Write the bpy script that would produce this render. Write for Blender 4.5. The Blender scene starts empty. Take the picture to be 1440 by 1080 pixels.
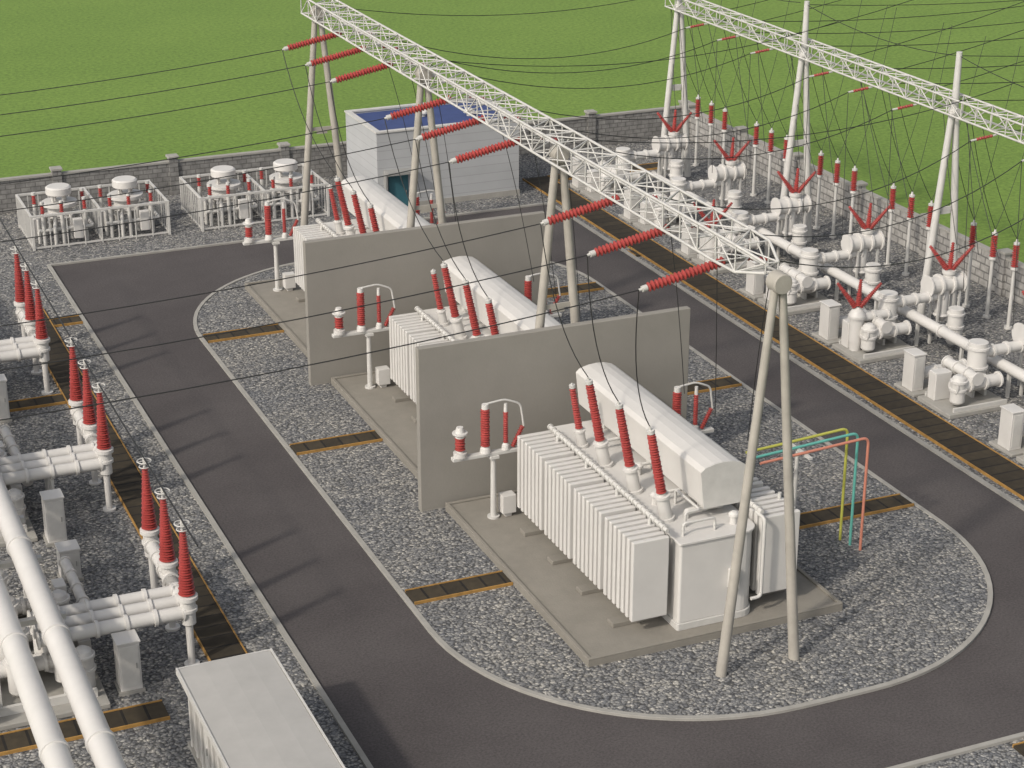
import bpy, math, random, bmesh
from mathutils import Vector
random.seed(4)
sc=bpy.context.scene
COL=sc.collection
V=Vector
# ---------------------------------------------------------------- materials
def mat(name,col,rough=0.6,var=0.12,scale=1.5,bump=0.0,bscale=20,metal=0.0):
    m=bpy.data.materials.new(name);m.use_nodes=True;nt=m.node_tree;N=nt.nodes;L=nt.links
    b=N['Principled BSDF'];b.inputs['Roughness'].default_value=rough;b.inputs['Metallic'].default_value=metal
    tc=N.new('ShaderNodeTexCoord')
    n=N.new('ShaderNodeTexNoise');n.inputs['Scale'].default_value=scale;n.inputs['Detail'].default_value=4;n.inputs['Roughness'].default_value=.65
    L.new(tc.outputs['Object'],n.inputs['Vector'])
    r=N.new('ShaderNodeValToRGB');e=r.color_ramp.elements
    e[0].position=.3;e[1].position=.72
    e[0].color=tuple(c*(1-var) for c in col)+(1,);e[1].color=tuple(min(1,c*(1+var)) for c in col)+(1,)
    L.new(n.outputs['Fac'],r.inputs[0]);L.new(r.outputs[0],b.inputs['Base Color'])
    if bump>0:
        n2=N.new('ShaderNodeTexNoise');n2.inputs['Scale'].default_value=bscale;n2.inputs['Detail'].default_value=3
        L.new(tc.outputs['Object'],n2.inputs['Vector'])
        bp=N.new('ShaderNodeBump');bp.inputs['Strength'].default_value=bump;bp.inputs['Distance'].default_value=.05
        L.new(n2.outputs['Fac'],bp.inputs['Height']);L.new(bp.outputs[0],b.inputs['Normal'])
    return m
WHITE=mat('white_paint',(.56,.545,.52),.5,.05,.7)
WHITE2=mat('white_steel',(.51,.50,.475),.55,.08,2)
RED=mat('red_insulator',(.31,.047,.042),.45,.18,2)
CONC=mat('pad_concrete',(.215,.20,.172),.9,.10,.9,.2,14)
WALLC=mat('firewall_concrete',(.245,.232,.207),.9,.05,.5,.12,9)
KERB=mat('kerb_concrete',(.30,.29,.265),.85,.12,1.2)
POLE=mat('pole_concrete',(.34,.318,.28),.75,.14,1.0)
GOLD=mat('trench_edge',(.34,.19,.05),.75,.25,3)
BLUE=mat('blue_roof',(.035,.058,.17),.7,.12,1)
TEAL=mat('teal_door',(.035,.12,.15),.5,.1,2)
GREY=mat('grey_metal',(.28,.28,.27),.5,.1,2)
KIOSK=mat('kiosk_paint',(.38,.37,.35),.6,.07,.8)
YEL=mat('yellow_pipe',(.40,.40,.08),.4,.05)
TEALP=mat('teal_pipe',(.11,.36,.31),.4,.05)
SALM=mat('salmon_pipe',(.5,.2,.14),.4,.05)
WIRE=mat('wire',(.02,.02,.02),.5,.05)

def ramp(N,stops):
    r=N.new('ShaderNodeValToRGB');e=r.color_ramp.elements
    e[0].position=stops[0][0];e[0].color=stops[0][1]+(1,);e[1].position=stops[-1][0];e[1].color=stops[-1][1]+(1,)
    for p,c in stops[1:-1]: q=e.new(p);q.color=c+(1,)
    return r
def gravel_mat():
    m=bpy.data.materials.new('gravel');m.use_nodes=True;nt=m.node_tree;N=nt.nodes;L=nt.links
    b=N['Principled BSDF'];b.inputs['Roughness'].default_value=.9
    tc=N.new('ShaderNodeTexCoord')
    nz=N.new('ShaderNodeTexNoise');nz.inputs['Scale'].default_value=3.5;nz.inputs['Detail'].default_value=1
    L.new(tc.outputs['Object'],nz.inputs['Vector'])
    mx=N.new('ShaderNodeMix');mx.data_type='VECTOR';mx.inputs['Factor'].default_value=.16
    L.new(tc.outputs['Object'],mx.inputs[4]);L.new(nz.outputs['Color'],mx.inputs[5])
    v=N.new('ShaderNodeTexVoronoi');v.inputs['Scale'].default_value=10.5
    v2=N.new('ShaderNodeTexVoronoi');v2.inputs['Scale'].default_value=21.0
    for q in (v,v2): L.new(mx.outputs[1],q.inputs['Vector'])
    sep=N.new('ShaderNodeSeparateColor');L.new(v.outputs['Color'],sep.inputs[0])
    sep2=N.new('ShaderNodeSeparateColor');L.new(v2.outputs['Color'],sep2.inputs[0])
    r=ramp(N,[(0,(.08,.083,.09)),(.32,(.15,.154,.163)),(.6,(.22,.221,.223)),(.82,(.33,.323,.305)),(1,(.54,.52,.48))])
    a=N.new('ShaderNodeMath');a.operation='MULTIPLY_ADD';a.inputs[1].default_value=.3
    a0=N.new('ShaderNodeMath');a0.operation='MULTIPLY';a0.inputs[1].default_value=.74;L.new(sep.outputs[0],a0.inputs[0])
    L.new(sep2.outputs[0],a.inputs[0]);L.new(a0.outputs[0],a.inputs[2]);L.new(a.outputs[0],r.inputs[0])
    r2=ramp(N,[(.42,(1,1,1)),(.72,(.34,.34,.34))]);L.new(v.outputs['Distance'],r2.inputs[0])
    mm=N.new('ShaderNodeMix');mm.data_type='RGBA';mm.blend_type='MULTIPLY';mm.inputs['Factor'].default_value=.95
    L.new(r.outputs[0],mm.inputs[6]);L.new(r2.outputs[0],mm.inputs[7])
    n3=N.new('ShaderNodeTexNoise');n3.inputs['Scale'].default_value=.3;n3.inputs['Detail'].default_value=4
    L.new(tc.outputs['Object'],n3.inputs['Vector'])
    r3=ramp(N,[(.3,(.84,.85,.87)),(.7,(1.12,1.09,1.03))]);L.new(n3.outputs['Fac'],r3.inputs[0])
    m2=N.new('ShaderNodeMix');m2.data_type='RGBA';m2.blend_type='MULTIPLY';m2.inputs['Factor'].default_value=1
    L.new(mm.outputs[2],m2.inputs[6]);L.new(r3.outputs[0],m2.inputs[7]);L.new(m2.outputs[2],b.inputs['Base Color'])
    ad=N.new('ShaderNodeMath');ad.operation='MULTIPLY_ADD';ad.inputs[1].default_value=-1.0
    L.new(v.outputs['Distance'],ad.inputs[0]);L.new(sep.outputs[1],ad.inputs[2])
    bp=N.new('ShaderNodeBump');bp.inputs['Strength'].default_value=.8;bp.inputs['Distance'].default_value=.05
    L.new(ad.outputs[0],bp.inputs['Height']);L.new(bp.outputs[0],b.inputs['Normal'])
    return m
GRAVEL=gravel_mat()
def two_noise(name,c1,c2,s1,s2,rough,bump,lo=.6,hi=1.35):
    m=bpy.data.materials.new(name);m.use_nodes=True;nt=m.node_tree;N=nt.nodes;L=nt.links
    b=N['Principled BSDF'];b.inputs['Roughness'].default_value=rough
    tc=N.new('ShaderNodeTexCoord')
    a=N.new('ShaderNodeTexNoise');a.inputs['Scale'].default_value=s1;a.inputs['Detail'].default_value=5;a.inputs['Roughness'].default_value=.65
    c=N.new('ShaderNodeTexNoise');c.inputs['Scale'].default_value=s2;c.inputs['Detail'].default_value=3;c.inputs['Roughness'].default_value=.75
    for n in (a,c): L.new(tc.outputs['Object'],n.inputs['Vector'])
    r=ramp(N,[(.35,c1),(.65,c2)]);L.new(a.outputs['Fac'],r.inputs[0])
    r2=ramp(N,[(.3,(lo,)*3),(.7,(hi,)*3)]);L.new(c.outputs['Fac'],r2.inputs[0])
    mm=N.new('ShaderNodeMix');mm.data_type='RGBA';mm.blend_type='MULTIPLY';mm.inputs['Factor'].default_value=1
    L.new(r.outputs[0],mm.inputs[6]);L.new(r2.outputs[0],mm.inputs[7]);L.new(mm.outputs[2],b.inputs['Base Color'])
    bp=N.new('ShaderNodeBump');bp.inputs['Strength'].default_value=bump;bp.inputs['Distance'].default_value=.04
    L.new(c.outputs['Fac'],bp.inputs['Height']);L.new(bp.outputs[0],b.inputs['Normal'])
    return m
GRASS=two_noise('grass',(.122,.207,.032),(.143,.232,.038),.06,3.0,.95,.3,.66,1.28)
ASPH=two_noise('asphalt',(.056,.049,.049),(.075,.067,.066),.16,11,.9,.3,.65,1.4)
def brick_mat(name,c1,c2,mortar,bw,bh,off=.5,msize=.03,vecfix='XZ',nv=.25,bump=.5):
    m=bpy.data.materials.new(name);m.use_nodes=True;nt=m.node_tree;N=nt.nodes;L=nt.links
    b=N['Principled BSDF'];b.inputs['Roughness'].default_value=.9
    tc=N.new('ShaderNodeTexCoord');s=N.new('ShaderNodeSeparateXYZ');L.new(tc.outputs['Object'],s.inputs[0])
    c=N.new('ShaderNodeCombineXYZ')
    if vecfix=='XZ':
        ad=N.new('ShaderNodeMath');ad.operation='ADD';L.new(s.outputs[0],ad.inputs[0]);L.new(s.outputs[1],ad.inputs[1])
        ad2=N.new('ShaderNodeMath');ad2.operation='ADD';ad2.inputs[1].default_value=203;L.new(ad.outputs[0],ad2.inputs[0])
        L.new(ad2.outputs[0],c.inputs[0]);L.new(s.outputs[2],c.inputs[1])
    else:
        ax=N.new('ShaderNodeMath');ax.operation='ADD';ax.inputs[1].default_value=203;L.new(s.outputs[0],ax.inputs[0])
        ay=N.new('ShaderNodeMath');ay.operation='ADD';ay.inputs[1].default_value=203;L.new(s.outputs[1],ay.inputs[0])
        L.new(ax.outputs[0],c.inputs[0]);L.new(ay.outputs[0],c.inputs[1])
    br=N.new('ShaderNodeTexBrick');br.inputs['Scale'].default_value=1;br.inputs['Brick Width'].default_value=bw;br.inputs['Row Height'].default_value=bh
    br.inputs['Mortar Size'].default_value=msize;br.inputs['Color1'].default_value=c1+(1,);br.inputs['Color2'].default_value=c2+(1,);br.inputs['Mortar'].default_value=mortar+(1,);br.offset=off
    L.new(c.outputs[0],br.inputs['Vector'])
    n=N.new('ShaderNodeTexNoise');n.inputs['Scale'].default_value=3 if nv>.1 else .8;n.inputs['Detail'].default_value=4;L.new(tc.outputs['Object'],n.inputs['Vector'])
    r=ramp(N,[(.3,(1-nv,)*3),(.7,(1+nv*.8,)*3)]);L.new(n.outputs['Fac'],r.inputs[0])
    mm=N.new('ShaderNodeMix');mm.data_type='RGBA';mm.blend_type='MULTIPLY';mm.inputs['Factor'].default_value=1
    L.new(br.outputs['Color'],mm.inputs[6]);L.new(r.outputs[0],mm.inputs[7]);L.new(mm.outputs[2],b.inputs['Base Color'])
    bp=N.new('ShaderNodeBump');bp.inputs['Strength'].default_value=bump;bp.inputs['Distance'].default_value=.04;bp.invert=True
    L.new(br.outputs['Fac'],bp.inputs['Height']);L.new(bp.outputs[0],b.inputs['Normal'])
    return m
BLOCK=brick_mat('block_wall',(.19,.186,.18),(.235,.23,.22),(.13,.127,.12),.62,.3,.5,.03)
BLOCKR=brick_mat('pale_block_wall',(.27,.262,.25),(.34,.33,.31),(.15,.145,.14),.8,.42,.5,.045)
PLANKX=brick_mat('trench_cover_a',(.024,.018,.010),(.042,.032,.018),(.009,.007,.005),.8,600,0,.05,'XY')
PLANKY=brick_mat('trench_cover_b',(.024,.018,.010),(.042,.032,.018),(.009,.007,.005),600,.8,0,.05,'XY')
RIB=brick_mat('panel_facade',(.37,.378,.385),(.385,.392,.40),(.30,.305,.31),600,.55,0,.018,'XZ',.04,.2)

# ---------------------------------------------------------------- mesh builder
class MB:
    def __init__(s): s.v=[];s.f=[];s.s=[]
    def add(s,vs,fs,sm=False):
        o=len(s.v);s.v+=[tuple(a) for a in vs];s.f+=[tuple(i+o for i in f) for f in fs];s.s+=[sm]*len(fs)
        return s
    def box(s,x0,y0,z0,x1,y1,z1):
        if x0>x1:x0,x1=x1,x0
        if y0>y1:y0,y1=y1,y0
        if z0>z1:z0,z1=z1,z0
        vs=[(x0,y0,z0),(x1,y0,z0),(x1,y1,z0),(x0,y1,z0),(x0,y0,z1),(x1,y0,z1),(x1,y1,z1),(x0,y1,z1)]
        return s.add(vs,[(3,2,1,0),(4,5,6,7),(0,1,5,4),(1,2,6,5),(2,3,7,6),(3,0,4,7)])
    def rev(s,p,q,prof,seg=12):
        p=V(p);q=V(q);a=(q-p).normalized()
        u=a.cross(V((0,0,1)) if abs(a.z)<.9 else V((1,0,0))).normalized();w=a.cross(u)
        cs=[(math.cos(2*math.pi*i/seg),math.sin(2*math.pi*i/seg)) for i in range(seg)]
        def ring(t,r): return [p+a*t+(u*c+w*d)*r for c,d in cs]
        for (t0,r0),(t1,r1) in zip(prof,prof[1:]):
            s.add(ring(t0,r0)+ring(t1,r1),[(i,(i+1)%seg,seg+(i+1)%seg,seg+i) for i in range(seg)],True)
        s.add(ring(*prof[0]),[tuple(range(seg-1,-1,-1))]);s.add(ring(*prof[-1]),[tuple(range(seg))])
        return s
    def tube(s,p,q,r,r2=None,seg=12):
        return s.rev(p,q,[(0,r),((V(q)-V(p)).length,r if r2 is None else r2)],seg)
    def sheds(s,p,q,r0,R0,r1=None,R1=None,pitch=.12,seg=12):
        r1=r0 if r1 is None else r1;R1=R0 if R1 is None else R1
        Ln=(V(q)-V(p)).length;n=max(2,int(Ln/pitch));pt=Ln/n;pr=[(0,r0)]
        for i in range(n):
            k=i/n;r=r0+(r1-r0)*k;R=R0+(R1-R0)*k
            if i%2: R=r+(R-r)*.78
            pr+=[(i*pt+pt*.12,r),(i*pt+pt*.4,R),(i*pt+pt*.55,R),(i*pt+pt*.85,r)]
        pr.append((Ln,r1));return s.rev(p,q,pr,seg)
    def sweep(s,pts,r,seg=6,caps=True):
        pts=[V(p) for p in pts];n=len(pts);vs=[];u=None
        for i,p in enumerate(pts):
            a=(pts[min(i+1,n-1)]-pts[max(i-1,0)]).normalized()
            if u is None: u=a.cross(V((0,0,1)) if abs(a.z)<.9 else V((1,0,0))).normalized()
            else: u=(u-a*u.dot(a)).normalized()
            w=a.cross(u)
            for k in range(seg):
                t=2*math.pi*k/seg;vs.append(p+(u*math.cos(t)+w*math.sin(t))*r)
        fs=[(i*seg+k,i*seg+(k+1)%seg,(i+1)*seg+(k+1)%seg,(i+1)*seg+k) for i in range(n-1) for k in range(seg)]
        s.add(vs,fs,True)
        if caps: s.add(vs[:seg],[tuple(range(seg-1,-1,-1))]);s.add(vs[-seg:],[tuple(range(seg))])
        return s
    def ext(s,poly,z0,z1,axis='z'):
        n=len(poly)
        f={'z':lambda a,b,c:(a,b,c),'y':lambda a,b,c:(a,c,b),'x':lambda a,b,c:(c,a,b)}[axis]
        vs=[f(a,b,z0) for a,b in poly]+[f(a,b,z1) for a,b in poly]
        return s.add(vs,[tuple(range(n-1,-1,-1)),tuple(range(n,2*n))]+[(i,(i+1)%n,n+(i+1)%n,n+i) for i in range(n)])
    def torus(s,c,ax,R,r,n=20,seg=6):
        c=V(c);a=V(ax).normalized();u=a.cross(V((0,0,1)) if abs(a.z)<.9 else V((1,0,0))).normalized();w=a.cross(u);vs=[]
        for i in range(n):
            t=2*math.pi*i/n;d=u*math.cos(t)+w*math.sin(t)
            for k in range(seg):
                g=2*math.pi*k/seg;vs.append(c+d*(R+r*math.cos(g))+a*r*math.sin(g))
        return s.add(vs,[(i*seg+k,i*seg+(k+1)%seg,((i+1)%n)*seg+(k+1)%seg,((i+1)%n)*seg+k) for i in range(n) for k in range(seg)],True)
def arc(pts,rad,n=5):
    pts=[V(p) for p in pts];o=[pts[0]]
    for a,b,c in zip(pts,pts[1:],pts[2:]):
        d1=(a-b).normalized();d2=(c-b).normalized();p0=b+d1*rad;p1=b+d2*rad
        for i in range(n+1):
            t=i/n;o.append(p0*(1-t)**2+b*2*t*(1-t)+p1*t*t)
    o.append(pts[-1]);return o
def gmesh(name,mb,m,off):
    me=bpy.data.meshes.new(name);ox,oy,oz=off
    me.from_pydata([(a-ox,b-oy,c-oz) for a,b,c in mb.v],[],mb.f)
    me.polygons.foreach_set('use_smooth',mb.s);me.materials.append(m);me.update()
    bm=bmesh.new();bm.from_mesh(me);bmesh.ops.recalc_face_normals(bm,faces=bm.faces);bm.to_mesh(me);bm.free()
    return me
def bev(o,w):
    if w:
        b=o.modifiers.new('bevel','BEVEL');b.width=w;b.segments=2;b.limit_method='ANGLE';b.angle_limit=math.radians(50)
def thing(name,label,cat,loc,group=None):
    e=bpy.data.objects.new(name,None);COL.objects.link(e);e.location=loc;e.empty_display_size=.3
    e['label']=label;e['category']=cat
    if group:e['group']=group
    e['_o']=list(loc);return e
def part(par,name,mb,m,bevel=0,label=None):
    root=par
    while root.parent: root=root.parent
    if isinstance(mb,list):
        for q in mb: o=part(par,name,q,m,bevel,label)
        return o
    o=bpy.data.objects.new(name,gmesh(name,mb,m,root['_o']));COL.objects.link(o);o.parent=par;bev(o,bevel)
    if label:o['label']=label
    return o
def solo(name,label,cat,mb,m,loc=(0,0,0),group=None,bevel=0):
    o=bpy.data.objects.new(name,gmesh(name,mb,m,loc));COL.objects.link(o);o.location=loc;bev(o,bevel)
    o['label']=label;o['category']=cat
    if group:o['group']=group
    return o
def struct(name,mb,m,bevel=0):
    o=bpy.data.objects.new(name,gmesh(name,mb,m,(0,0,0)));COL.objects.link(o);o['kind']='structure';bev(o,bevel);return o
def copy(o,d,par=None,label=None):
    c=o.copy();COL.objects.link(c)
    if par is None:
        c.location=o.location+V(d)
        if label:c['label']=label
    else: c.parent=par
    for k in list(o.children): copy(k,d,c)
    return c
B=lambda *a: MB().box(*a)

# ---------------------------------------------------------------- ground
XL,XR,YN,YF=16.65,48.1,43.7,106.2
struct('ground',MB().add([(-900,-500,-.01),(1100,-500,-.01),(1100,1500,-.01),(-900,1500,-.01)],[(0,1,2,3)]),GRASS)
struct('gravel_yard',MB().add([(-30,20,-.004),(64,20,-.004),(64,118,-.004),(-30,118,-.004)],[(0,1,2,3)]),GRAVEL)
struct('road',MB().add([(XL,YN,.0),(XR,YN,.0),(XR,YF,.0),(XL,YF,.0)],[(0,1,2,3)]).add([(XL,20,.0),(30.5,20,0),(30.5,YN,0),(XL,YN,0)],[(0,1,2,3)]),ASPH)
def rrect(x0,y0,x1,y1,r,n=20):
    o=[]
    for cx,cy,a in ((x1-r,y1-r,0),(x0+r,y1-r,90),(x0+r,y0+r,180),(x1-r,y0+r,270)):
        for i in range(n+1):
            t=math.radians(a+90*i/n);o.append((cx+r*math.cos(t),cy+r*math.sin(t)))
    return o
isl=rrect(21.5,48,44.3,101.3,10)
inn=rrect(21.7,48.2,44.1,101.1,9.8)
n=len(isl)
struct('gravel_island',MB().add([(a,b,.07) for a,b in inn],[tuple(range(n))]),GRAVEL)
def ringmesh(a,b,z0,z1):
    n=len(a);vs=[(x,y,z0) for x,y in a]+[(x,y,z1) for x,y in a]+[(x,y,z1) for x,y in b]+[(x,y,z0) for x,y in b]
    fs=[]
    for i in range(n):
        j=(i+1)%n
        for k in range(3): fs.append((k*n+i,k*n+j,(k+1)*n+j,(k+1)*n+i))
    return MB().add(vs,fs)
struct('island_kerb',ringmesh(isl,inn,-.02,.11),KERB,.012)
struct('road_kerb',B(XL-.2,20,-.02,XL,YF+.2,.1).box(XL,YF,-.02,XR,YF+.2,.1).box(XR,YN,-.02,XR+.2,YF+.2,.1).box(30.5,YN-.2,-.02,XR+.2,YN,.1),KERB)
# cable trenches
def trench(x0,y0,x1,y1,lbl,z=.0,g='cable trenches'):
    dx,dy=x1-x0,y1-y0;cx,cy=(x0+x1)/2,(y0+y1)/2
    t=thing('cable_trench',lbl,'cable trench',(cx,cy,z),g);w=.05
    if dx>dy:
        part(t,'trench_cover',B(x0,y0+w,z-.02,x1,y1-w,z+.08),PLANKX)
        part(t,'steel_edge',[B(x0,y0,z-.02,x1,y0+w,z+.12),B(x0,y1-w,z-.02,x1,y1,z+.12)],GOLD)
    else:
        part(t,'trench_cover',B(x0+w,y0,z-.02,x1-w,y1,z+.08),PLANKY)
        part(t,'steel_edge',[B(x0,y0,z-.02,x0+w,y1,z+.12),B(x1-w,y0,z-.02,x1,y1,z+.12)],GOLD)
LT='dark brown covered cable trench with yellow edges in gravel'
trench(48.75,45,50.6,112,'long dark brown cable trench with yellow edges beside the road')
trench(13.5,57.2,14.9,99,'long dark brown cable trench with yellow edges in grey gravel')
trench(14.92,96,16.43,97.1,LT);trench(4,85.3,13.48,86.4,LT);trench(0,55.9,11.3,57.1,LT)
for y in (60.6,75.6,90.9): trench(21.74,y-.55,25.78,y+.55,LT+' island',.07)
for y in (60.4,75.0,90.4): trench(36.45,y-.55,44.06,y+.55,LT+' island',.07)
trench(48.32,94.5,48.73,95.5,LT);trench(36.6,42.3,47,43.2,LT);trench(50.62,110.8,60,112,LT)

# ---------------------------------------------------------------- perimeter wall
def pwall(x0,y0,x1,y1,lbl,M):
    t=thing('perimeter_wall',lbl,'wall',(x0,y0,0));w=.13
    alongx=abs(x1-x0)>abs(y1-y0)
    L=abs(x1-x0) if alongx else abs(y1-y0);nb=round(L/7.3);st=L/nb
    for i in range(nb+1):
        a=i*st
        if alongx: cx,cy=x0+a,y0
        else: cx,cy=x0,y0+a
        pl=part(t,'pillar',B(cx-.28,cy-.28,0,cx+.28,cy+.28,2.4),M)
        part(pl,'pillar_cap',B(cx-.36,cy-.36,2.4,cx+.36,cy+.36,2.55),KERB,.02)
        if i<nb:
            if alongx:
                q=part(t,'wall_panel',B(cx+.28,cy-w,0,cx+st-.28,cy+w,2.08),M);part(q,'coping',B(cx+.28,cy-w-.07,2.08,cx+st-.28,cy+w+.07,2.2),KERB)
            else:
                q=part(t,'wall_panel',B(cx-w,cy+.28,0,cx+w,cy+st-.28,2.08),M);part(q,'coping',B(cx-w-.07,cy+.28,2.08,cx+w+.07,cy+st-.28,2.2),KERB)
pwall(4.5,118,64,118,'long grey block perimeter wall with pillars against grass',BLOCK)
pwall(64,51.5,64,117.1,'pale grey block boundary wall with pillars behind post insulators',BLOCKR)

# ---------------------------------------------------------------- building
b=thing('control_building','pale grey flat control building with blue roof and teal door','building',(42.4,112,0))
x0,x1,y0,y1,h=37.6,47.2,109,115,5.0
part(b,'wall',B(x0,y0,0,x1,y0+.25,h).box(x0,y1-.25,0,x1,y1,h).box(x0,y0+.25,0,x0+.25,y1-.25,h).box(x1-.25,y0+.25,0,x1,y1-.25,h),RIB)
part(b,'coping',B(x0-.06,y0-.06,h,x1+.06,y0+.3,h+.1).box(x0-.06,y1-.3,h,x1+.06,y1+.06,h+.1).box(x0-.06,y0+.3,h,x0+.3,y1-.3,h+.1).box(x1-.3,y0+.3,h,x1+.06,y1-.3,h+.1),WHITE2)
rf=part(b,'roof',B(x0+.25,y0+.25,h-.4,x1-.25,y1-.25,h-.12),BLUE)
for vx,vy in ((42,112.5),(44.8,111.5)):
    part(rf,'roof_vent',MB().rev((vx,vy,h-.12),(vx,vy,h+.5),[(0,.18),(.2,.18),(.21,.38),(.32,.38),(.42,.28),(.5,.1)],14),WHITE)
d=part(b,'door',B(38.3,y0-.05,0,39.6,y0-.003,2.3),TEAL,.01)
part(d,'handle',B(39.42,y0-.12,1.0,39.47,y0-.052,1.2),GREY)
part(b,'canopy',B(38.0,y0-.9,2.45,39.9,y0-.003,2.62).box(38.0,y0-.35,0,38.12,y0-.003,2.45),GREY)
part(b,'plinth',B(x0-.05,y0-.05,0,37.998,y0-.003,.35).box(39.9,y0-.05,0,x1+.05,y0-.003,.35).box(x0-.05,y0-.003,0,x0-.003,y1+.05,.35),KERB)

# ---------------------------------------------------------------- fire walls & pads
fw=solo('fire_wall','tall grey concrete fire wall between two white transformers','wall',B(24.8,67.5,0,37.25,67.85,7.35),WALLC,(31,67.7,0),'fire walls',.03)
copy(fw,(0,15.2,0))
pm=B(25.8,53.3,0,36.4,67.3,.32).box(25.8,53.3,.32,36.4,53.45,.40).box(25.8,67.15,.32,36.4,67.3,.40).box(25.8,53.45,.32,25.95,67.15,.40).box(36.25,53.45,.32,36.4,67.15,.40)
pd=solo('concrete_pad','low rimmed grey concrete pad under a white transformer','concrete pad',pm,CONC,(31,60,0),'transformer pads',.02)
copy(pd,(0,15.3,0));copy(pd,(0,30.6,0))

# ---------------------------------------------------------------- transformer
def tpoly(e):
    x0,x1,y0,y1=29.75-e,32.95+e,54.0-e,65.4+e;o=[]
    for cx,cy,a,sx,sy,r in ((x1,y1,0,-1,-1,.3),(x0,y1,90,1,-1,.1),(x0,y0,180,1,1,.1),(x1,y0,270,-1,1,.6)):
        for i in range(7):
            t=math.radians(a+15*i);o.append((cx+sx*r+r*math.cos(t),cy+sy*r+r*math.sin(t)))
    return o
T=thing('power_transformer','large white finned power transformer with red bushings on concrete pad','transformer',(31.2,59.7,.32),'power transformers')
tk=part(T,'tank',MB().ext(tpoly(0),.6,3.8),WHITE,.03)
part(tk,'tank_lid',MB().ext(tpoly(.07),3.8,3.9),WHITE,.02)
part(tk,'skid_base',MB().ext(tpoly(.05),.32,.6),WHITE2,.02)
part(T,'control_box',B(31.75,53.7,1.7,32.1,53.998,2.5),WHITE,.02)
part(T,'control_box',B(27.5,65.1,.5,28.1,65.6,1.3).box(27.65,65.2,.32,27.95,65.5,.5),WHITE,.02)
for side in (0,1):
    xa,xb=(27.95,29.4) if side==0 else (33.2,34.85)
    for k in range(4):
        y=54.2+k*2.7;m=MB()
        for i in range(7):
            yy=y+i*.365;m.box(xa,yy,.95,xb,yy+.21,4.14)
        rd=part(T,'radiator',m,WHITE,.035)
        part(rd,'header_pipe',[MB().tube((xa+.75,y+.02,zz),(xa+.75,y+2.38,zz),.1) for zz in (1.15,3.95)],WHITE2)
        part(rd,'vent_pipe',MB().tube((xb-.2,y+1.2,4.1),(xb-.2,y+1.2,4.4),.07),WHITE2)
        part(T,'footing',B(xa-.3,y+.9,.321,xb+.1,y+1.4,.5),CONC,.02)
L=10.3;pr=[]
for i in range(30):
    t=i*L/30;pr+=[(t,.085),(t+.22,.085),(t+.22,.13),(t+.3,.13)]
for x in (29.3,33.2): part(T,'oil_pipe',MB().rev((x,54.2,4.4),(x,64.6,4.4),pr+[(L,.085)],10),WHITE2)
cp=[(a,b_-.22) for a,b_ in [(31.4,4.6),(32.9,4.6),(33.07,6.05),(32.85,6.2),(32.5,6.3),(32.15,6.33),(31.8,6.3),(31.4,6.2),(31.23,6.05)]]
cn=part(T,'conservator',MB().ext(cp,55.4,66.2,'y'),WHITE,.02)
part(cn,'conservator_rim',MB().ext([(32.15+(a-32.15)*1.03,5.2+(b_-5.2)*1.03) for a,b_ in cp],55.32,55.399,'y'),WHITE2,.01)
part(cn,'conservator_support',[B(x,y-.2,3.901,x+.25,y+.2,4.38) for y in (56.2,60.4,64.6) for x in (31.7,32.35)],WHITE2,.01)
pl=[MB().sweep(arc([(32.2,55.75,4.4),(32.2,55.75,4.2),(30.9,55.75,4.2),(30.9,55.75,3.9)],.1),.11,8),
 MB().sweep(arc([(30.1,54.5,3.9),(30.1,54.5,4.4),(31.4,54.5,4.4),(31.4,54.5,3.9)],.15),.055,8),
 MB().sweep(arc([(30.5,55.1,3.9),(30.5,55.1,4.5),(31.1,55.1,4.5),(31.1,57,4.5),(31.1,57,3.9)],.15),.055,8),
 MB().sweep(arc([(33.12,54.5,4.3),(33.12,53.85,4.3),(33.12,53.85,1.1),(32.7,53.85,1.1)],.2),.07,8)]
for y in (57.3,59.9,62.5): pl.append(MB().sweep(arc([(30.7,y,3.9),(30.7,y,4.3),(31.6,y,4.3),(31.6,y,4.5)],.1),.07,8))
part(T,'oil_pipework',pl,WHITE2)
part(T,'relief_valve',[MB().rev((x,y,3.9),(x,y,4.4),[(0,.14),(.3,.14),(.31,.2),(.4,.2),(.48,.1)],12) for x,y in ((30.4,57.3),(31.0,59.9),(32.3,54.7))],WHITE)
def tbush(base,top,R,nm='bushing'):
    p=V(base);q=V(top);a=(q-p).normalized();Ln=(q-p).length;k=R/.22
    tu=part(T,nm,MB().rev(p,q,[(0,.38*k),(.12,.38*k),(.121,.29*k),(Ln*.24,.27*k),(Ln*.241,.34*k),(Ln*.265,.34*k),(Ln*.266,.2*k),(Ln*.29,.2*k)],14),WHITE)
    part(tu,'insulator',MB().sheds(p+a*Ln*.29,p+a*Ln*.92,.14*k,R,.12*k,R*.85,.1,14),RED)
    part(tu,'terminal',MB().rev(p+a*Ln*.92,q,[(0,.12*k),(.03,.17*k),(.16,.17*k),(.161,.05),(Ln*.08,.04)],10),WHITE2)
for y in (56,58.6,61.2): tbush((30.2,y,3.89),(29.4,y,7.75),.20)
tbush((30.15,63.2,3.89),(29.65,63.2,6.7),.16)
copy(T,(0,15.3,0));copy(T,(0,30.6,0))

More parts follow.
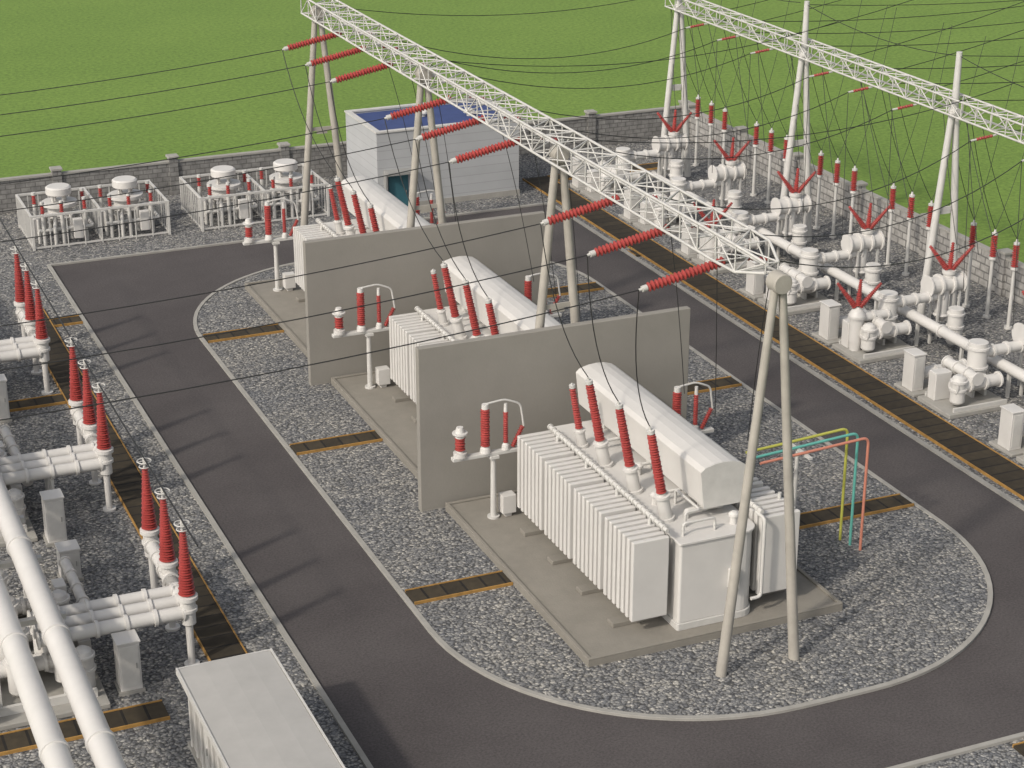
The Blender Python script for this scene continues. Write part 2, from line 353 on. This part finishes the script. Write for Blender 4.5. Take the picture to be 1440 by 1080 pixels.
# arrester stands
S=thing('arrester_stand','white post with crossbar carrying three red surge arresters','arrester stand',(27.2,65.4,.32),'arrester stands')
part(S,'post',MB().rev((27.2,65.4,.32),(27.2,65.4,3.15),[(0,.26),(.08,.26),(.081,.13),(2.83,.11)]),WHITE2)
part(S,'crossbar',B(25.4,65.25,3.15,28.6,65.55,3.3).box(27.0,65.2,3.0,27.4,65.6,3.149),WHITE2,.02)
a1=part(S,'arrester',MB().rev((25.75,65.4,3.3),(25.75,65.4,4.9),[(0,.28),(.2,.28),(.21,.14),(.85,.14),(.851,.2),(1.0,.2),(1.01,.32),(1.07,.32),(1.08,.2),(1.3,.14)],12),WHITE)
part(a1,'insulator',MB().sheds((25.75,65.4,3.58),(25.75,65.4,4.17),.15,.22,pitch=.1),RED)
a2=part(S,'arrester',MB().rev((26.85,65.4,3.3),(26.85,65.4,5.42),[(0,.24),(.2,.2),(.3,.12),(1.9,.1),(1.901,.15),(2.12,.14)],12),WHITE)
part(a2,'insulator',MB().sheds((26.85,65.4,3.58),(26.85,65.4,5.22),.15,.2,pitch=.1),RED)
a3=part(S,'arrester',MB().rev((27.75,65.4,3.3),(27.75,65.4,5.3),[(0,.18),(.2,.15),(.3,.06),(1.6,.05),(1.601,.08),(2.0,.07)],12),WHITE)
part(a3,'insulator',MB().sheds((27.75,65.4,3.58),(27.75,65.4,4.95),.08,.11,pitch=.09,seg=10),RED)
part(S,'connecting_tube',MB().sweep(arc([(26.9,65.4,5.42),(27.7,65.4,5.5),(28.4,65.4,5.2),(28.55,65.4,4.2)],.2),.045,8),WHITE2)
part(S,'insulator',MB().sheds((28.5,65.4,4.2),(28.05,65.4,3.35),.07,.12,pitch=.09,seg=10),RED)
for dy in (15.4,30.8): copy(S,(0,dy,0))
for dy in (-1.0,14.4,29.8): copy(S,(8.2,dy,-.2))

# coloured pipes
for i,(mt,nm,dx,dy) in enumerate(((YEL,'yellow',0,.0),(TEALP,'teal',.12,-.55),(SALM,'salmon pink',.25,-1.1))):
    y=58.4+dy
    solo('oil_pipe','bent %s pipe running from transformer down to gravel'%nm,'pipe',MB().sweep(arc([(34.9,y,4.75),(39.5+dx,y,5.0),(39.5+dx,y,.05)],.3,6),.06,8),mt,(39.5+dx,y,0),'coloured pipes')
ps=thing('pipe_support','slim white steel support post under coloured pipes','support post',(36.9,57.9,0))
part(ps,'post',MB().tube((36.9,57.9,.07),(36.9,57.9,4.7),.08),WHITE2);part(ps,'crossbar',B(36.83,56.9,4.7,36.97,58.9,4.8),WHITE2)

# ---------------------------------------------------------------- gantries
def aframe(name,x,y,h,sp,r0,r1,m,rung,spike,lbl,grp,cat='gantry support'):
    t=thing(name,lbl,cat,(x,y,0),grp)
    part(t,'leg',MB().tube((x-sp,y,0),(x-.12,y,h),r0,r1,16),m);part(t,'leg',MB().tube((x+sp,y,0),(x+.12,y,h),r0,r1,16),m)
    c=.36 if not spike else .22
    part(t,'cap',MB().rev((x,y-.3,h-.05),(x,y+.3,h-.05),[(0,c*.9),(.05,c),(.55,c),(.6,c*.9)],18),m)
    if rung:
        z=rung;k=1-z/h
        part(t,'cross_brace',B(x-sp*k-.1,y-.05,z-.1,x+sp*k+.1,y+.05,z+.1).box(x-.3,y-.04,z-.28,x+.3,y+.04,z-.101),m)
    if spike: part(t,'lightning_spike',MB().tube((x,y,h+.1),(x,y,h+spike),.2,.15,14),m)
    return t
GH=14.6
aframe('gantry_support',31.4,51,GH,1.5,.2,.14,POLE,0,0,'tapered concrete A-frame gantry support beside white transformer','main gantry supports')
for y in (68.4,83.9,100.4): aframe('gantry_support',31.4,y,GH,1.5,.23,.16,POLE,8,0,'tapered grey concrete A-frame gantry support holding lattice beam','main gantry supports')
for y in (108.5,93.2,78.6,64): aframe('white_gantry_support',58.2,y,11.4,1.05,.22,.17,WHITE2,6.2,3.0,'white steel A-frame gantry support with tall spike in gravel','outer gantry supports')
def truss(x,ya,yb,z,w,h,m,lbl,grp,nb=14,ta=0):
    mb=MB()
    def P(t,sx,sz):
        y=ya+(yb-ya)*t;k=1
        if ta: k=min(k,.35+.65*(y-ya)/ta)
        return V((x+sx*w/2*k,y,z+sz*h/2*k))
    ts=[i/nb for i in range(nb+1)]
    for sx in (-1,1):
        for sz in (-1,1):
            if ta:
                for a,b in zip(ts,ts[1:]): mb.tube(P(a,sx,sz),P(b,sx,sz),.055,seg=6)
            else: mb.tube(P(0,sx,sz),P(1,sx,sz),.055,seg=6)
    for i,(a,b) in enumerate(zip(ts,ts[1:])):
        f=i%2
        for s_ in (-1,1):
            mb.tube(P(a,s_,-1 if f else 1),P(b,s_,1 if f else -1),.032,seg=5)
            mb.tube(P(a,-1 if f else 1,s_),P(b,1 if f else -1,s_),.032,seg=5)
    for a in ts:
        c=[P(a,-1,-1),P(a,1,-1),P(a,1,1),P(a,-1,1)]
        for i in range(4): mb.tube(c[i],c[(i+1)%4],.03,seg=5)
    solo('lattice_beam',lbl,'lattice beam',mb,m,(x,(ya+yb)/2,z),grp)
ys=(51.5,68.4,83.9,101.2)
for i,(a,b_) in enumerate(zip(ys,ys[1:])): truss(31.4,a,b_-.02,GH+.3,1.35,.98,WHITE2,'white steel lattice beam spanning concrete A-frame gantry supports','main lattice beams',13,1.4 if i==0 else 0)
ys=(64,78.6,93.2,109.5)
for a,b_ in zip(ys,ys[1:]): truss(58.2,a,b_-.02,11.7,1.0,.85,WHITE2,'white steel lattice beam between white spiked gantry supports','outer lattice beams',12)
def string(p,q,R,lbl,grp):
    p=V(p);q=V(q);a=(q-p).normalized()
    t=thing('insulator_string',lbl,'insulator',tuple(p),grp)
    part(t,'shed_stack',MB().sheds(p+a*.25,q-a*.3,R*.6,R,pitch=.15),RED)
    part(t,'end_fitting',[MB().tube(p,p+a*.26,.05),MB().rev(q-a*.31,q,[(0,R*.6),(.2,R*.6),(.201,.05),(.31,.05)])],WHITE2)
    return t
def wire(pts,lbl='thin sagging black overhead power line',grp='overhead wires',r=.022):
    solo('overhead_wire',lbl,'wire',MB().sweep(pts,r,5),WIRE,tuple(pts[0]),grp)
def cat(p,q,sag,n=16):
    p=V(p);q=V(q);return [p.lerp(q,i/n)-V((0,0,sag*4*(i/n)*(1-i/n))) for i in range(n+1)]
PY=(54.4,58.5,62.6,72,76,80,87.9,91.9,95.9)
by=[56,58.6,61.2]
for i,y in enumerate(PY):
    string((31.5,y,14.3),(28.0,y,13.65),.19,'long red ribbed tension insulator string under white lattice beam','tension insulator strings')
    g=i//3;ty=by[i%3]+15.3*g
    wire(cat((28.0,y,13.65),(-30,y,15.5),2.0,22))
    p=V((28.0,y,13.65));q=V((29.4,ty,7.75));m_=V((28.2,(y*.4+ty*.6),9.6))
    wire([p*(1-t)**2+m_*2*t*(1-t)+q*t*t for t in [k/10 for k in range(11)]],'thin black jumper wire dropping to transformer bushing','jumper wires',.022)
    string((31.9,y,14.3),(33.3,y+.1,14.0),.09,'short red insulator string on lattice beam','short insulator strings')
    yo=(66.5,70.5,74.5,81.3,85.5,89.5,96,100,104)[i]
    wire(cat((33.3,y+.1,14.0),(56.3,yo,11.0),1.6,16),r=.022)
    string((57.8,yo,11.15),(56.3,yo,11.0),.09,'short red insulator string on white outer lattice beam','short insulator strings')
    wire(cat((33.3,y+.1,14.0),(35,ty+2.5,5.2),-.8,10),'thin black jumper wire dropping beside transformer','jumper wires',.018)
    wire(cat((58.6,yo,11.3),(110,yo-8,17),2.5,18),r=.024)
    wire(cat((58.4,yo,11.8),(112,yo+14,23),2.2,14),r=.022)
    wire(cat((56.3,yo,11.0),(55.2,yo-2,3.4),.3,6),'thin black dropper wire from gantry beam to switchgear','dropper wires',.018)
for yo in (74,90,104): wire(cat((31.4,yo-6,15.3),(58.2,yo,13.8),1.2,14),r=.02)
for yo in (78.6,93.2,108.5):
    wire(cat((58.2,yo,14.2),(105,yo-14,20),2,14),r=.02);wire(cat((58.2,yo,14.2),(58.2,yo-14.6,14.2),.5,10),r=.02)

# ---------------------------------------------------------------- post insulators by outer wall
P0=thing('post_insulator','slim white post topped by red ribbed insulator in gravel','post insulator',(61,79.8,0),'post insulators')
part(P0,'post',MB().rev((61,79.8,0),(61,79.8,3.5),[(0,.22),(.12,.22),(.121,.11),(3.2,.09),(3.25,.2),(3.32,.2),(3.4,.12)],10),WHITE2)
part(P0,'insulator',MB().sheds((61,79.8,3.4),(61,79.8,4.6),.11,.2,pitch=.11,seg=10),RED)
part(P0,'terminal',MB().rev((61,79.8,4.6),(61,79.8,4.95),[(0,.1),(.02,.17),(.12,.17),(.14,.08),(.3,.05)],10),WHITE2)
posts=[]
for g0 in (72.1,79.8,87.4,95.1,102.8,110.6):
    for k in range(3):
        y=g0-1.85*k;posts.append(y)
        if not(g0==79.8 and k==0): copy(P0,(0,y-79.8,0))
for i,y in enumerate(posts):
    wire(cat((61,y,4.9),(58.6,y+random.uniform(-.5,.8),11.1),.5,8),'thin black dropper wire from gantry beam to post insulator','dropper wires',.018)
    wire(cat((61,y,4.9),(64.5,y+random.uniform(1,3),13.5),.8,8),'thin black wire rising from post insulator over wall','dropper wires',.014)
    wire(cat((57.6,y-3.2,4.9),(58.0,y+random.uniform(-1.5,1.8),11.1),.3,6),'thin black dropper wire from gantry beam to switchgear','dropper wires',.018)
# ---------------------------------------------------------------- outer switchgear
def flr(p,q,r,step=1.1,seg=16):
    mb=MB();L=(V(q)-V(p)).length;n=max(1,round(L/step));s_=L/n;pr=[(0,r*1.28),(.07,r*1.28),(.071,r)]
    for i in range(1,n): pr+=[(i*s_-.06,r),(i*s_-.059,r*1.28),(i*s_+.06,r*1.28),(i*s_+.061,r)]
    pr+=[(L-.071,r),(L-.07,r*1.28),(L,r*1.28)];return mb.rev(p,q,pr,seg)
def tank(x,y,z0,z1,r,seg=18,dome=True):
    h=z1-z0
    tp=[(h-.24,r*.98),(h-.1,r*.85),(h,r*.45)] if dome else [(h-.24,r),(h-.02,r),(h,r*.9)]
    return MB().rev((x,y,z0),(x,y,z1),[(0,r*.8),(.1,r),(h*.45,r),(h*.45+.01,r*1.18),(h*.45+.12,r*1.18),(h*.45+.13,r),(h-.36,r),(h-.35,r*1.18),(h-.25,r*1.18)]+tp,seg)
def vbush(par,x,y,z):
    for a,b_,Ln in ((-.72,.3,1.6),(.05,.0,1.4),(.72,-.3,1.6)):
        d_=V((a,b_,1)).normalized();p=V((x,y,z))
        part(par,'bushing',MB().sheds(p+d_*.2,p+d_*(.2+Ln),.11,.18,.05,.09,.1,10),RED)
def obay(yv):
    t=thing('switchgear_bay','white gas-insulated switchgear bay with splayed red bushings on slab','switchgear',(54.5,yv,0),'outer switchgear bays')
    y=yv-.6
    part(t,'base_slab',B(50.95,y-1.3,0,54.5,y+1.3,.22),KERB,.03)
    c=part(t,'breaker_tank',tank(53.6,y+.5,.5,2.9,.47,dome=False),WHITE)
    part(t,'breaker_tank',tank(51.9,y-.5,.4,1.8,.36),WHITE)
    part(t,'mechanism_box',B(51.3,y+.45,.22,52.2,y+1.05,1.6),WHITE,.04)
    part(c,'support_leg',[B(x,y+.1,.22,x+.14,y+.95,.55) for x in (53.2,53.9)],WHITE2)
    part(t,'base_frame',[B(51.3,yy,.221,54.3,yy+.12,.42) for yy in (y-1.15,y+1.1)],WHITE2)
    part(t,'gas_tube',[flr((51.6,y-.5,1.25),(54.2,y-.5,1.25),.3,.8),flr((53.6,y+.5,2.3),(56.9,y+.55,2.3),.26,.8),flr((52.7,y-.9,1.6),(52.7,y+1.6,1.6),.26,.8)],WHITE)
    part(t,'voltage_transformer',tank(56.6,y-1.2,.3,2.2,.4,dome=False),WHITE)
    d_=part(t,'disconnector_tank',flr((56.0,yv,2.85),(58.1,yv,2.85),.45,.7),WHITE)
    part(t,'riser_tank',[MB().rev((57.3,yv,2.95),(57.3,yv,3.6),[(0,.3),(.45,.3),(.46,.37),(.65,.37)],14),MB().rev((57.0,yv,.9),(57.0,yv,2.7),[(0,.2),(.3,.42),(.4,.35),(1.8,.35)],14)],WHITE)
    part(d_,'support_leg',[B(x,yv+s_,0,x+.1,yv+s_+.1,2.5) for x in (56.5,57.75) for s_ in (-.4,.27)],WHITE2)
    vbush(d_,57.3,yv,3.45)
    cb=part(t,'control_cabinet',B(51.1,y+2.0,.15,51.75,y+2.85,1.95).box(51.05,y+1.95,1.95,51.8,y+2.9,2.02),WHITE,.02)
    part(cb,'door',B(51.2,y+1.978,.3,51.65,y+1.998,1.85),WHITE2)
    part(t,'base_slab',B(50.95,y+1.6,0,53.6,y+3.3,.15),KERB,.03)
    part(t,'gas_tube',flr((51.76,y+2.45,.8),(54.4,y+2.45,.8),.3,.9),WHITE)
    return t
O=obay(76.6)
for k in (-2,-1,1,2,3,4): copy(O,(0,7.6*k,0))
def nv(y):
    t=thing('bushing_tower','white elbow tank topped by splayed red bushings','switchgear',(51.6,y,0),'bushing towers')
    c=part(t,'elbow_tank',MB().rev((51.6,y,.22),(51.6,y,2.5),[(0,.3),(.5,.36),(1.7,.36),(1.71,.45),(1.85,.45),(2.1,.3),(2.28,.1)],16),WHITE)
    part(t,'gas_tube',flr((51.6,y,1.9),(53.4,y,1.9),.24,.9),WHITE);vbush(c,51.6,y,2.35)
nv(76.2);nv(91.4)
def bus(lbl,x,y0,y1,z,r,st,lw):
    bt=thing('bus_tube',lbl,'bus tube',(x,(y0+y1)/2,0),'bus tubes');part(bt,'tube',flr((x,y0,z),(x,y1,z),r,st),WHITE)
    y=y0+1
    while y<y1:
        part(bt,'support_leg',B(x-lw,y,0,x+lw,y+.16,z-r),WHITE2);y+=st
bus('long white flanged gas bus tube running past switchgear bays',55.1,52,92,1.5,.27,3.8,.07)
bus('slim low white gas bus tube on short legs',55.9,52,107,.9,.18,3.8,.05)

# ---------------------------------------------------------------- left switchgear
def lcol(k):
    x,y=12.9,59.2+2.85*k
    t=thing('bushing_column','red ribbed bushing with corona ring on white gas column','bushing',(x,y,0),'roadside bushings')
    part(t,'support_post',MB().rev((x,y,0),(x,y,2.85),[(0,.28),(.08,.28),(.081,.13),(1.6,.14),(1.7,.26),(2.2,.26),(2.21,.34),(2.32,.34),(2.33,.28),(2.65,.28),(2.66,.38),(2.8,.38),(2.85,.2)],16),WHITE)
    yb=59.2+.82*k;z=2.15
    if k: part(t,'gas_tube',flr((x,y-.2,z),(x,yb-.1,z),.25,.9),WHITE)
    part(t,'gas_tube',flr((x-.15,yb,z),(7.6,yb,z),.25,1.0),WHITE)
    part(t,'down_tube',MB().rev((8.4-.2*k,yb,2.4),(8.4-.2*k,yb,.5),[(0,.28),(.1,.33),(.7,.33),(.71,.4),(.8,.4),(.81,.33),(1.9,.33)],14),WHITE)
    part(t,'support_leg',B(10.6,yb-.07,0,10.72,yb+.07,1.88),WHITE2)
    part(t,'insulator',MB().sheds((x,y,2.85),(x,y,5.35),.2,.31,.07,.12,.1,14),RED)
    part(t,'corona_ring',MB().torus((x,y,5.62),(0,0,1),.26,.025).torus((x,y,5.4),(0,0,1),.2,.022).tube((x,y,5.35),(x,y,5.75),.06).tube((x-.26,y,5.62),(x+.26,y,5.62),.015,seg=6).tube((x,y-.26,5.62),(x,y+.26,5.62),.015,seg=6),WHITE2)
    return t
for k in range(3):
    c=lcol(k);copy(c,(0,13.8,0));copy(c,(0,27.8,0))
def lbay():
    y=59.2
    t=thing('switchgear_bay','white gas-insulated breaker tanks and cross tubes on slab','switchgear',(7.5,62,0),'roadside switchgear bays')
    part(t,'base_slab',B(4.2,y-1.8,0,9.6,y+7.2,.2),KERB,.03)
    part(t,'base_frame',[B(4.6,yy,.201,9.3,yy+.15,.5) for yy in (y-1.2,y+2.2,y+5.6)],WHITE2)
    for k in range(3):
        yy=y+2.2*k-.6
        part(t,'breaker_tank',[tank(9.0,yy,.3,1.9,.36),tank(6.9,yy+.6,.3,2.9,.42)],WHITE)
        part(t,'gas_tube',[flr((8.9,yy+.9,1.1),(2.5,yy+.9,1.1),.26),flr((8.4,yy+1.7,.7),(3.5,yy+1.7,.7),.3,1.3)],WHITE)
        part(t,'drive_box',B(9.05,yy+1.1,.2,9.5,yy+1.8,1.5),WHITE,.02)
    part(t,'gas_tube',[flr((8.3,y-1.8,1.6),(8.3,y+7.4,1.6),.22,1.2),flr((5.4,y-1.8,.85),(5.4,y+7.4,.85),.28,1.2),flr((9.9,y+1.6,1.2),(9.9,y+7.4,1.2),.2,1.2)],WHITE)
    part(t,'support_frame',[B(5.9,yy-.1,.2,6.1,yy+.1,3.4).box(8.2,yy-.1,.2,8.4,yy+.1,3.4).box(5.8,yy-.12,3.4,8.5,yy+.12,3.6) for yy in (y-1.0,y+3.5,y+7)],WHITE2)
    return t
lb=lbay();copy(lb,(0,13.8,0));copy(lb,(0,27.8,0))
for x in (6.45,7.8):
    pr=[(0,.4)]
    for k in range(9): pr+=[(4+k*6.9,.4),(4.01+k*6.9,.45),(4.19+k*6.9,.45),(4.2+k*6.9,.4)]
    solo('bus_tube','thick white gas bus tube carried above switchgear bays','bus tube',MB().rev((x,38,4.05),(x,100,4.05),pr+[(62,.4)],28),WHITE,(x,60,4.05),'bus tubes')
def cab(x,y,h,lbl='white outdoor control cabinet standing on gravel'):
    t=thing('control_cabinet',lbl,'cabinet',(x,y,0),'control cabinets')
    part(t,'cabinet_body',B(x-.38,y-.4,.12,x+.38,y+.4,h).box(x-.42,y-.44,h,x+.42,y+.44,h+.08),WHITE,.015)
    d=part(t,'door',B(x-.32,y-.425,.25,x+.32,y-.403,h-.1),WHITE2,.005);part(d,'handle',B(x+.2,y-.45,h*.5,x+.24,y-.427,h*.5+.2),GREY);part(t,'plinth',B(x-.45,y-.47,0,x+.45,y+.47,.12),KERB)
for x,y,h in ((10.5,58.5,1.95),(10.3,71.0,2.0),(10.2,67.6,1.3),(10.3,84.6,2.0)): cab(x,y,h)
wire(cat((12.9,57,5.78),(12.9,100,5.85),.1,20),'black conductor linking roadside bushing tops','roadside conductors',.035)

# kiosk
k=thing('equipment_kiosk','light grey ribbed equipment kiosk with near-flat roof by kerb','kiosk',(12.9,49,0))
x0,x1,y0,y1=11.55,14.25,42.5,54.0
part(k,'wall',B(x0,y0,.15,x1,y1,2.75),KIOSK)
for i in range(16):
    yy=y0+.3+i*.72
    part(k,'rib',[B(x0-.07,yy,.2,x0-.002,yy+.12,2.7),B(x1+.002,yy,.2,x1+.07,yy+.12,2.7)],WHITE2,.01)
rf=part(k,'roof',MB().ext([(x0-.22,2.75),(x1+.22,2.75),(x1+.22,2.88),(x1-.6,2.93),((x0+x1)/2,2.945),(x0+.6,2.93),(x0-.22,2.88)],y0-.2,y1+.2,'y'),KIOSK,.03)
part(k,'roof_trim',[B(x0-.28,y0-.2,2.68,x0-.222,y1+.25,2.92),B(x1+.222,y0-.2,2.68,x1+.28,y1+.25,2.92),B(x0-.22,y1+.202,2.66,x1+.22,y1+.26,2.9)],WHITE2)
for yy in (51.3,47.5):
    dr=part(k,'door',B(x0-.05,yy,.25,x0-.002,yy+.5,2.4),WHITE2);part(dr,'handle',B(x0-.1,yy+.1,1.2,x0-.052,yy+.14,1.45),GREY)
part(k,'plinth',B(x0-.1,y0-.1,0,x1+.1,y1+.1,.15),KERB)

# ---------------------------------------------------------------- reactor enclosures
def enclosure(x0,y0,x1,y1):
    t=thing('enclosure_fence','low open white steel frame fence around dry reactors','fence',((x0+x1)/2,(y0+y1)/2,0),'enclosure fences');h=2.05
    def side(ax,ay,bx,by,sp):
        L=math.hypot(bx-ax,by-ay);n=int(L/sp);m=MB();ax_=abs(bx-ax)>abs(by-ay)
        for i in range(n+1):
            if i in (0,n):
                if not ax_: continue
                w=.14
            else: w=.06
            x=ax+(bx-ax)*i/n;y=ay+(by-ay)*i/n
            m.box(x-w/2,y-w/2,0,x+w/2,y+w/2,h-.05)
        if ax_: m.box(ax-.08,ay-.06,h-.05,bx+.08,ay+.06,h+.07).box(ax+.07,ay-.02,.1,bx-.07,ay+.02,.2)
        else: m.box(ax-.06,ay+.06,h-.048,ax+.06,by-.06,h+.066).box(ax-.02,ay+.07,.1,ax+.02,by-.07,.2)
        part(t,'fence_panel',m,WHITE2)
    side(x0,y0,x1,y0,1.0);side(x0,y1,x1,y1,.6);side(x0,y0,x0,y1,.42);side(x1,y0,x1,y1,.6);side((x0+x1)/2,y0,(x0+x1)/2,y1,.42)
enclosure(16.3,109.5,24.4,114.4);enclosure(26.4,109.3,34.4,114.3)
def reactor(x,y):
    t=thing('shunt_reactor','white drum reactor on insulated legs inside open frame enclosure','reactor',(x,y,0),'dry reactors')
    part(t,'leg',[MB().tube((x+.95*math.cos(a),y+.95*math.sin(a),0),(x+.95*math.cos(a),y+.95*math.sin(a),1.5),.13,seg=8) for a in [math.pi*i/3 for i in range(6)]],WHITE2)
    part(t,'drum',MB().rev((x,y,1.2),(x,y,2.3),[(0,.85),(.12,.98),(.13,.7),(.75,.7),(.76,1.05),(.95,1.05)],22),WHITE)
    part(t,'spacer',[MB().tube((x+.45*math.cos(a),y+.45*math.sin(a),2.1),(x+.45*math.cos(a),y+.45*math.sin(a),2.65),.08,seg=8) for a in [math.pi*i/2+.4 for i in range(4)]],WHITE2)
    part(t,'top_drum',MB().rev((x,y,2.6),(x,y,3.15),[(0,.7),(.05,.76),(.42,.76),(.5,.66)],24),WHITE)
    part(t,'link_pipe',[MB().sweep(arc([(x-1.6,y-1.6,.9),(x+1.6,y-1.6,.9),(x+1.6,y+1.5,.9)],.2),.11,8),MB().sweep(arc([(x-1.5,y-1.1,0),(x-1.5,y-1.1,1.6),(x-.6,y-.9,1.6)],.2),.12,8),MB().sweep(arc([(x+1.3,y-.6,0),(x+1.3,y-.6,1.5),(x+.6,y-.5,1.5)],.2),.12,8),MB().sweep(arc([(x-.7,y-1.9,0),(x-.7,y-1.9,1.2),(x-.5,y-1.0,1.2)],.2),.11,8)],WHITE2)
    part(t,'mechanism_box',[B(x+.4,y-1.95,.3,x+.95,y-1.6,1.5),B(x-1.7,y-.4,.2,x-1.3,y+.2,1.3)],WHITE,.03)
    for dx,dy in ((-1.4,.6),(-.2,-1.75),(1.45,.4),(1.2,-1.5),(-1.3,-1.6)):
        q=part(t,'terminal_post',MB().rev((x+dx,y+dy,0),(x+dx,y+dy,2.75),[(0,.12),(1.9,.12),(1.91,.06),(2.5,.06),(2.51,.13),(2.68,.13)],8),WHITE2)
        part(q,'insulator',MB().sheds((x+dx,y+dy,1.95),(x+dx,y+dy,2.5),.08,.14,pitch=.1,seg=8),RED)
    return t
R=reactor(18.4,111.9)
for x in (22.4,28.5,32.5): copy(R,(x-18.4,0 if x<25 else -.1,0))

# ---------------------------------------------------------------- light & camera
el=math.radians(38);az=(-.90,-.43)
s=V((az[0]*math.cos(el),az[1]*math.cos(el),math.sin(el))).normalized()
ld=bpy.data.lights.new('sun','SUN');ld.energy=2.25;ld.angle=math.radians(3);ld.color=(1,.91,.79)
lo=bpy.data.objects.new('sun',ld);COL.objects.link(lo);lo.rotation_euler=(-s).to_track_quat('-Z','Y').to_euler();lo.location=(0,0,60)
w=bpy.data.worlds.new('World');sc.world=w;w.use_nodes=True;nt=w.node_tree
sky=nt.nodes.new('ShaderNodeTexSky');sky.sky_type='NISHITA';sky.sun_disc=False;sky.sun_elevation=el;sky.sun_rotation=math.atan2(az[0],az[1]);sky.dust_density=4;sky.ozone_density=.6
hs=nt.nodes.new('ShaderNodeHueSaturation');hs.inputs['Saturation'].default_value=.35
nt.links.new(sky.outputs[0],hs.inputs['Color']);nt.links.new(hs.outputs[0],nt.nodes['Background'].inputs[0]);nt.nodes['Background'].inputs[1].default_value=.15
cd=bpy.data.cameras.new('camera');cd.sensor_width=36;cd.lens=67.0;cd.clip_end=4000;cd.clip_start=.5
co=bpy.data.objects.new('camera',cd);COL.objects.link(co);co.location=(0,0,35);co.rotation_euler=(math.radians(90-22.1),0,math.radians(-23.2));sc.camera=co
sc.view_settings.view_transform='Standard';sc.view_settings.look='None';sc.view_settings.exposure=0
for o in bpy.data.objects:
    if '_o' in o: del o['_o']
